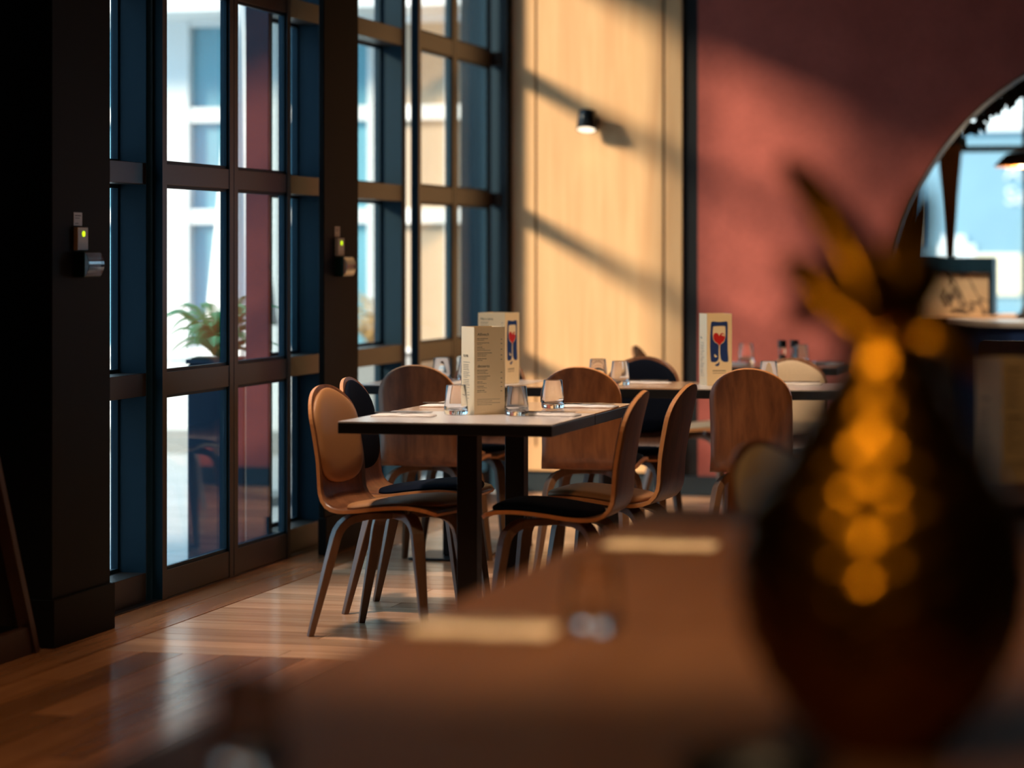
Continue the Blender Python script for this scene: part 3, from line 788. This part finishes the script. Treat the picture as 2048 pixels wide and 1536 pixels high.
dish = MB().lathe([(0, 0), (.11, 0), (.13, .015), (.125, .018), (.1, .006), (0, .006)], 28).build('ground_dish', 'white', loc=(-4.10, 10.88, -.03)); tag(dish, 'round white dish lying on the deck at the foot of the planter', 'dish')
pg = empty('grass_planter', (-4.85, 15.6, -.03), 0, 'pale planter with dry blond grasses outside the far glass doors', 'planter')
box('planter_box', 'stone', (-.3, .3, -.25, .25, 0, .72), pg, .01); box('soil', 'ink', (-.27, .27, -.22, .22, .72, .73), pg)
gr = empty('blond_grass', (-4.85, 15.6, .70), 0, 'tuft of blond dry grass in the pale planter outside', 'plant')
for i in range(40):
    frond(gr, rnd.uniform(0, 6.283), rnd.uniform(.08, .38), rnd.uniform(.15, .42), rnd.uniform(.0, .16), 14, rnd.uniform(.03, .06), 'dryleaf', 'grass_blade')
ps = empty('closed_parasol', (-4.985, 13.6, -.03), 0, 'closed white parasol standing on the deck outside the near doors', 'parasol')
MB().lathe([(0, 0), (.28, 0), (.28, .05), (.03, .07), (0, .07)], 24).build('base', 'stone', ps)
MB().lathe([(0, .05), (.022, .05), (.022, 2.75), (0, 2.75)], 12).build('pole', 'white', ps)
m = MB(); vs = []; NS = 32; zs = [(.95, .17), (1.0, .165), (1.5, .12), (2.0, .085), (2.5, .05), (2.7, .024)]
for z_, r_ in zs:
    for k in range(NS): a = 2*math.pi*k/NS; rr = r_*(1+.22*math.cos(8*a)); vs.append((rr*math.cos(a), rr*math.sin(a), z_))
fs = [(i*NS+k, i*NS+(k+1) % NS, (i+1)*NS+(k+1) % NS, (i+1)*NS+k) for i in range(len(zs)-1) for k in range(NS)]+[tuple(range(NS-1, -1, -1)), tuple(range((len(zs)-1)*NS, len(zs)*NS))]
m.add(vs, fs).build('canopy', 'white', ps, smooth=True)

nb = empty('sun_blocker_building', (-9.0, 3.0, -.03), 0, 'added plain building out of view that shades the near doors from the sun', 'building')  # added out of view to keep the sun off the near doors
box('wall', 'stone', (-1.0, 1.0, -4.5, 4.75, 0, 6.2), nb); box('roof_slab', 'white', (-1.1, 1.1, -4.6, 4.85, 6.2, 6.35), nb)
for i in range(4): w_ = box('window', 'facdark', (1.0, 1.02, -3.6+2.2*i, -2.5+2.2*i, .9, 2.3), nb); box('window_sill', 'white', (1.0, 1.08, -3.65+2.2*i, -2.45+2.2*i, .84, .9), w_)
fb = empty('white_building', (-6, 17.0, 0), 0, 'white building with large framed windows across the terrace', 'building')
def fpart(name, mat, x0, x1, z0, z1, y0=17.0, y1=17.12, bevel=.004): return box(name, mat, (x0+6, x1+6, y0-17, y1-17, z0, z1), fb, bevel)
fpart('back_wall', 'facdark', -9.5, -4.02, 0, 4.6, 17.6, 17.7)
fpart('plinth', 'stone', -9.5, -4.02, -.03, .12, 16.9, 17.2)
fpart('sill_wall', 'white', -9.5, -4.02, .12, .62, 17.02, 17.3)
fpart('canopy_fascia', 'white', -9.5, -4.02, 2.92, 3.25, 16.3, 16.4)
fpart('canopy_soffit', 'white', -9.5, -4.02, 2.86, 2.92, 16.3, 17.3)
fpart('upper_wall', 'white', -9.5, -4.02, 3.25, 4.6, 16.9, 17.3)
posts = [(-7.6, -7.45), (-6.80, -6.59), (-6.27, -6.17), (-6.01, -5.955), (-5.34, -5.295), (-4.81, -4.77), (-4.615, -4.56)]
for a, b in posts: fpart('post', 'white', a, b, .6, 2.9, 16.97, 17.15)
kinds = ['facglass', 'facglass', 'facdark', 'facglass', 'facglass', 'facbeige', 'facbeige']
bays = [(-7.45, -6.80), (-6.59, -6.27), (-6.17, -6.01), (-5.955, -5.34), (-5.295, -4.81), (-4.77, -4.615), (-4.56, -4.05)]
zb = [(.60, .68), (1.50, 1.60), (2.18, 2.28), (2.82, 2.9)]
for (a, b), mt in zip(bays, ['facglass', 'facglass', 'facdark', 'facglass', 'facbeige', 'facbeige', 'facbeige']):
    for c_, d_ in zb: fpart('crossbar', 'white', a, b, c_, d_, 16.98, 17.14)
    for (c_, d_), (e_, f_) in zip(zb, zb[1:]): fpart('pane', mt, a, b, d_, e_, 17.05, 17.07, 0)

# ------------------------------------------------------------------ room beyond the round opening
struct(box('wall_back_left', 'darkred', (-2.7, -2.6, YB+.2, 18.5, 0, ZC)))
struct(box('wall_back_right', 'darkred', (3.5, 3.6, YB, 18.5, 0, ZC)))
struct(box('ceiling_rear', 'ceil', (-2.7, 3.6, YB+.19, 18.6, 3.0, 3.1)))
wr = empty('window_4', (0, 18.5, 0), kind='structure'); wr['label'] = 'large window beyond the round opening'
for a in ((-2.7, 3.6, 0, .1, 0, .62), (-2.7, 3.6, 0, .1, 2.62, 3.0), (1.75, 3.6, 0, .1, .62, 2.62)): box('wall_strip', 'darkred', a, wr)
for xx in (-2.62, -1.19, .25, 1.7): box('mullion', 'steel_black', (xx, xx+.05, 0, .08, .62, 2.62), wr, .003)
for xx, x2 in ((-2.57, -1.19), (-1.14, .25), (.30, 1.7)):
    box('transom', 'steel_black', (xx, x2, .01, .07, 1.99, 2.035), wr, .003); 
    box('pane', 'pane', (xx, x2, .035, .041, 2.035, 2.62), wr); box('pane', 'pane', (xx, x2, .035, .041, .62, 1.99), wr)
def curtain(name, top, bot, tie, z0, z1, y, label):
    m = MB(); NX, NZ = 36, 20; vs = []
    for side in (0, 1):
        for i in range(NZ+1):
            q = i/NZ; z = z0+(z1-z0)*q
            g = max(0, 1-abs(z-tie)/.75)**1.2
            q2 = max(0, (z-1.05)/(z1-1.05)) if z > 1.05 else (1.05-z)*.5; a = bot[0]+(top[0]-bot[0])*sm(0, 1, q2); b = bot[1]+(top[1]-bot[1])*sm(0, 1, q2)
            for j in range(NX+1):
                u = j/NX; vs.append((a+(b-a)*u, y+.025*math.sin(u*2*math.pi*5)+(.006 if side else 0), z))
    K = (NX+1)*(NZ+1); q_ = lambda b, i, j: b*K+i*(NX+1)+j; fs = []
    for i in range(NZ):
        for j in range(NX): fs += [(q_(0, i, j), q_(0, i, j+1), q_(0, i+1, j+1), q_(0, i+1, j)), (q_(1, i, j), q_(1, i+1, j), q_(1, i+1, j+1), q_(1, i, j+1))]
        for j in (0, NX): fs.append((q_(0, i, j), q_(0, i+1, j), q_(1, i+1, j), q_(1, i, j)))
    for i in (0, NZ):
        for j in range(NX): fs.append((q_(0, i, j), q_(0, i, j+1), q_(1, i, j+1), q_(1, i, j)))
    o = m.add(vs, fs).build(name, 'curtain', smooth=True); tag(o, label, 'curtain', 'brown tied curtains'); return o
curtain('curtain', (-1.82, -1.52), (-1.69, -1.645), 1.1, .004, 3.0, 18.38, 'brown curtain drawn to a narrow waist beyond the round opening')
curtain('curtain', (-2.45, -1.74), (-2.35, -1.88), 1.1, .004, 3.0, 18.22, 'dark brown curtain at the left edge of the round opening')
# counter, back counter and things on them
ct = empty('bar_counter', (-.2, 15.1, 0), 0, 'dark blue bar counter with pale stone top beyond the round opening', 'counter')
m = MB(); 
def rounded(x0, x1, y0, y1, r, z0, z1):
    P = [(x1, y0), (x1, y1)]
    for i in range(9): a = R(90+90*i/8); P.append((x0+r+r*math.cos(a), y1-r+r*math.sin(a)))
    for i in range(9): a = R(180+90*i/8); P.append((x0+r+r*math.cos(a), y0+r+r*math.sin(a)))
    k = len(P); m = MB(); m.add([(x, y, z0) for x, y in P]+[(x, y, z1) for x, y in P], [tuple(range(k-1, -1, -1)), tuple(range(k, 2*k))]+[(i, (i+1) % k, k+(i+1) % k, k+i) for i in range(k)]); return m
rounded(-1.155, 1.6, -.25, .35, .2, .0, .905).build('counter_body', 'counter', ct)
rounded(-1.185, 1.62, -.30, .38, .22, .905, .932).build('counter_top', 'stonetop', ct)
for i in range(8): box('front_slat', 'counter', (-.95+.3*i, -.68+.3*i, -.262, -.25, .08, .87), ct, .003)
bc = empty('back_counter', (-.9, 16.0, 0), 0, 'back counter with wooden top behind the bar counter', 'counter')
box('cabinet', 'pier', (-1.1, 2.2, -.2, .35, 0, .915), bc); box('counter_top', 'oak', (-1.12, 2.22, -.24, .37, .915, .945), bc, .003)
mb = empty('marble_display', (-1.45, 15.85, .9455), 0, 'dark framed shelf box with veined marble front on the back counter', 'display box')
box('marble_panel', 'marble', (-.22, .235, -.005, .01, 0, .245), mb)
box('top_band', 'frame_blueshade', (-.28, .262, -.02, .30, .245, .335), mb, .004)
box('side_panel', 'frame_blueshade', (.236, .262, -.02, .30, 0, .245), mb, .003)
box('back_panel', 'pier', (-.28, .236, .28, .30, 0, .245), mb)
sc_ = empty('order_screen', (-1.02, 15.78, .9455), 0, 'black tilted order screen on the back counter', 'screen')
m = MB(); m.tube([(0, 0, .01), (.06, .0, .20)], [(.10, .006)]*2, up=(1, 0, 0)); m.build('screen_panel', 'black', sc_); box('stand', 'steel', (-.03, .05, -.05, .05, 0, .012), sc_)
box('bezel', 'steel', (-.008, .004, -.1, .1, .008, .016), sc_)
lf = MB(); lf.tube([(0, 0, .002), (-.05, .0, .22)], [(.09, .002)]*2, up=(1, 0, 0)); o = lf.build('leaflet_card', 'paper', loc=(-.90, 15.83, .9455)); tag(o, 'pinkish leaflet card leaning on the back counter at the right edge', 'card')
# square backed walnut chair
wc = empty('walnut_chair', (-.66, 11.1, 0), R(90), 'dark walnut chair with square rounded back at the right edge', 'chair')
m = MB(); P = []
for cx_, cz_, a0_ in ((.19, .93, 0), (-.19, .93, 90), (-.19, .62, 180), (.19, .62, 270)):
    for i in range(6): a = R(a0_+18*i); P.append((cx_+.025*math.cos(a), cz_+.025*math.sin(a)))
k = len(P); m.add([(-.215, x, z) for x, z in P]+[(-.20, x, z) for x, z in P], [tuple(range(k)), tuple(range(2*k-1, k-1, -1))], 0); m.f += [(i, (i+1) % k, k+(i+1) % k, k+i) for i in range(k)]; m.mi += [1]*k
m.build('backrest', ['walnut', 'plyedge'], wc)
box('seat', 'walnut', (-.2, .22, -.21, .21, .56, .58), wc, .006)
for a in (-.18, .19):
    for b in (-.18, .18): MB().tube([(a, b, .56), (a*1.1, b*1.1, 0)], [(.018, .018), (.012, .012)], up=(1, 0, 0)).build('leg', 'walnut', wc)
for b in (-.15, .15): MB().tube([(-.19, b, .55), (-.205, b, .70)], [(.012, .008)]*2, up=(1, 0, 0)).build('back_post', 'steel_black', wc)
# hanging plant on the opening
hp = empty('hanging_plant', (-1.10, 15.0, 2.22), 0, 'dark trailing leaves hanging inside the top of the round opening', 'plant')
rn = random.Random(4)
for i in range(150):
    q = rn.random(); c0 = Vector((-.26+.42*q+rn.uniform(-.03, .03), rn.uniform(-.12, .12), -.24+.30*q+rn.uniform(-.06, .12))); m = MB()
    a = rn.uniform(0, 6.28); l = rn.uniform(.05, .09); d = Vector((math.cos(a)*.6, .3*math.sin(a), -.8)).normalized(); s_ = d.cross(Vector((0, 1, 0))).normalized()
    m.add([c0, c0+d*l*.4+s_*l*.36, c0+d*l*.6+s_*l*.2, c0+d*l, c0+d*l*.6-s_*l*.2, c0+d*l*.4-s_*l*.36], [(0, 1, 2, 3), (0, 3, 4, 5)]); m.build('leaf', 'darkleaf', hp)
m = MB(); m.box(-.35, .35, -.06, .06, .12, .2); m.build('hanging_trough', 'pier', hp)
m = MB(); m.tube([(0, 0, .2), (0, 0, .78)], [(.004, .004)]*2, n=6); m.build('cord', 'black', hp)
pl = empty('pendant_lamp', (-1.07, 16.6, 1.84), 0, 'black pendant lamp with copper bands at the right edge of the round opening', 'lamp')
MB().lathe([(0, .08), (.04, .08), (.10, .065), (.165, 0), (.16, 0), (.09, .055), (0, .07)], 28).build('pendant_shade', 'black', pl, smooth=True)
MB().lathe([(.168, -.012), (.168, .002), (.158, .002), (.158, -.012)], 28, closed=True).build('copper_band', 'orange', pl)
MB().lathe([(.140, .028), (.128, .042), (.124, .040), (.136, .026)], 28, closed=True).build('copper_band', 'orange', pl)
MB().lathe([(0, -.01), (.03, -.008), (.04, .02), (.025, .05), (0, .06)], 16).build('bulb', 'lampglow', pl, smooth=True)
MB().tube([(0, 0, .08), (0, 0, 1.16)], [(.003, .003)]*2, n=6).build('cord', 'black', pl)
# street beyond that window
struct(box('ground_rear', 'stone', (-9, 9, 18.7, 40, -.2, -.1)))
sb = empty('street_building', (0, 30, -.1), 0, 'pale blue grey building seen through the far window', 'building')
box('wall', 'streetblue', (-8, 5, 0, .3, 0, 2.75), sb); box('upper_wall', 'white', (-8, 5, .02, .3, 2.95, 8), sb); box('cornice', 'white', (-8, 5, -.1, .3, 2.75, 2.95), sb)
for wd_, xx, zz in (('Sain', -2.12, 1.95), ('AVE', -2.12, 2.22)):
    lt = text_mesh(wd_, .26, 'white', 'lettering', sb, .004); lt.location = (xx, -.02, zz); lt.rotation_euler = (R(90), 0, 0)
for i, (xx, ww, z0_, hh_, mt) in enumerate(((-3.3, .25, 1.5, .9, 'facbeige'), (-2.85, .3, 1.25, .35, 'white'), (-2.45, .5, .95, .45, 'inkcream'), (-1.9, .6, .7, 1.1, 'inkcream'))): box('shop_panel', mt, (xx, xx+ww, -.04, 0, z0_, z0_+hh_), sb)
for i in range(9): box('window', 'white', (-6.2+1.1*i, -5.75+1.1*i, -.03, 0, .9, 1.5), sb)
for i, (xx, yy, hh) in enumerate(((-2.55, 20.2, 1.42), (-1.9, 20.6, 1.15))):
    sh = empty('street_shrub', (xx, yy, -.1), 0, ('tall' if i == 0 else 'low')+' yellow green shrub outside the window beyond the round opening', 'shrub', 'shrubs in the street')
    for j in range(30):
        frond(sh, rn.uniform(0, 6.28), rn.uniform(.05, .25), hh*rn.uniform(.7, 1.05), 0, 12, .05, 'yellowleaf', 'stem')

# ------------------------------------------------------------------ ceiling spots, all out of view, added for the warm light
def spot(x, y, power, aim, label, size=70, col=(1.0, .66, .34), ZC=ZC):
    t = empty('ceiling_spot', (x, y, ZC), 0, label, 'lamp', 'ceiling track spots')
    MB().lathe([(0, 0), (.045, 0), (.045, -.012), (0, -.012)], 20).build('canopy_plate', 'black', t)
    MB().tube([(0, 0, -.01), (0, 0, -.08)], [(.008, .008)]*2, n=8).build('stem', 'black', t)
    q = (Vector(aim)-Vector((x, y, ZC-.13))).to_track_quat('-Z', 'Y').to_euler()
    h = MB().lathe([(0, .06), (.05, .06), (.05, -.07), (.044, -.07), (.044, -.05), (0, -.05)], 24).build('housing', 'black', t); h.location = (0, 0, -.13); h.rotation_euler = q
    g = MB().lathe([(0, -.05), (.042, -.05), (.042, -.053), (0, -.053)], 20).build('diffuser', 'lampglow', t); g.location = (0, 0, -.13); g.rotation_euler = q
    l = bpy.data.lights.new('spot', 'SPOT'); l.energy = power; l.color = col; l.spot_size = R(size); l.spot_blend = .7; l.shadow_soft_size = .12
    o = bpy.data.objects.new('spot_light', l); COL.objects.link(o); o.rotation_euler = q
    o.location = Vector((x, y, ZC-.13))+(Vector(aim)-Vector((x, y, ZC-.13))).normalized()*.09; return t
spot(-.8, .5, 210, (-.42, 3.0, 1.0), 'ceiling track spot nearest us, aimed at the golden ornament', 30)
spot(-.75, 3.9, 380, (-.97, 4.3, .75), 'ceiling track spot above the foreground tables', 55, (1, .58, .24))
spot(-.9, 6.4, 62, (-2.6, 8.9, .85), 'ceiling track spot aimed at the near menu', 32)
spot(-.2, 5.0, 40, (-.6, 6.6, .9), 'added ceiling spot, out of view, brightening the blurred menu', 45, (1, .58, .24))  # added light for the blurred menu card
spot(-3.15, 8.55, 380, (-2.45, 9.1, .6), 'ceiling track spot above the tan chair and the near tables', 55, (1, .80, .62))
spot(-2.4, 11.0, 170, (-2.45, 11.15, .75), 'added ceiling spot, out of view, straight above the far tables', 60, (1, .80, .62))  # added from above to brighten the far table tops
spot(-1.3, 8.5, 260, (-2.2, 11.1, .92), 'added ceiling spot, out of view, brightening the wine glass menu', 34)  # added so the wine menu comes out brighter
spot(-2.6, 6.2, 130, (-2.9, 7.0, 0), 'added ceiling spot, out of view, warming the open floor at left', 60)  # added to warm the floor boards at lower left
spot(-.75, 12.4, 90, (-.95, 14.8, .6), 'added ceiling spot, out of view, brightening the blue counter', 36)  # added light for the counter front
spot(-1.3, 15.15, 230, (-1.35, 15.85, 1.1), 'added small ceiling spot, out of view, brightening the marble box', 60, (1, .8, .6), 3.0)  # added to light the marble front in the rear room
pl_ = bpy.data.lights.new('lamp_light', 'SPOT'); pl_.energy = .4; pl_.color = (1, .8, .55); pl_.spot_size = R(110); pl_.spot_blend = .7; pl_.shadow_soft_size = .04
o = bpy.data.objects.new('lamp_light', pl_); COL.objects.link(o); o.location = (-3.242, YB-.107, 1.955)
pp = bpy.data.lights.new('pendant_light', 'POINT'); pp.energy = 14; pp.color = (1, .72, .42); pp.shadow_soft_size = .05
o = bpy.data.objects.new('pendant_light', pp); COL.objects.link(o); o.location = (-1.07, 16.6, 1.79)
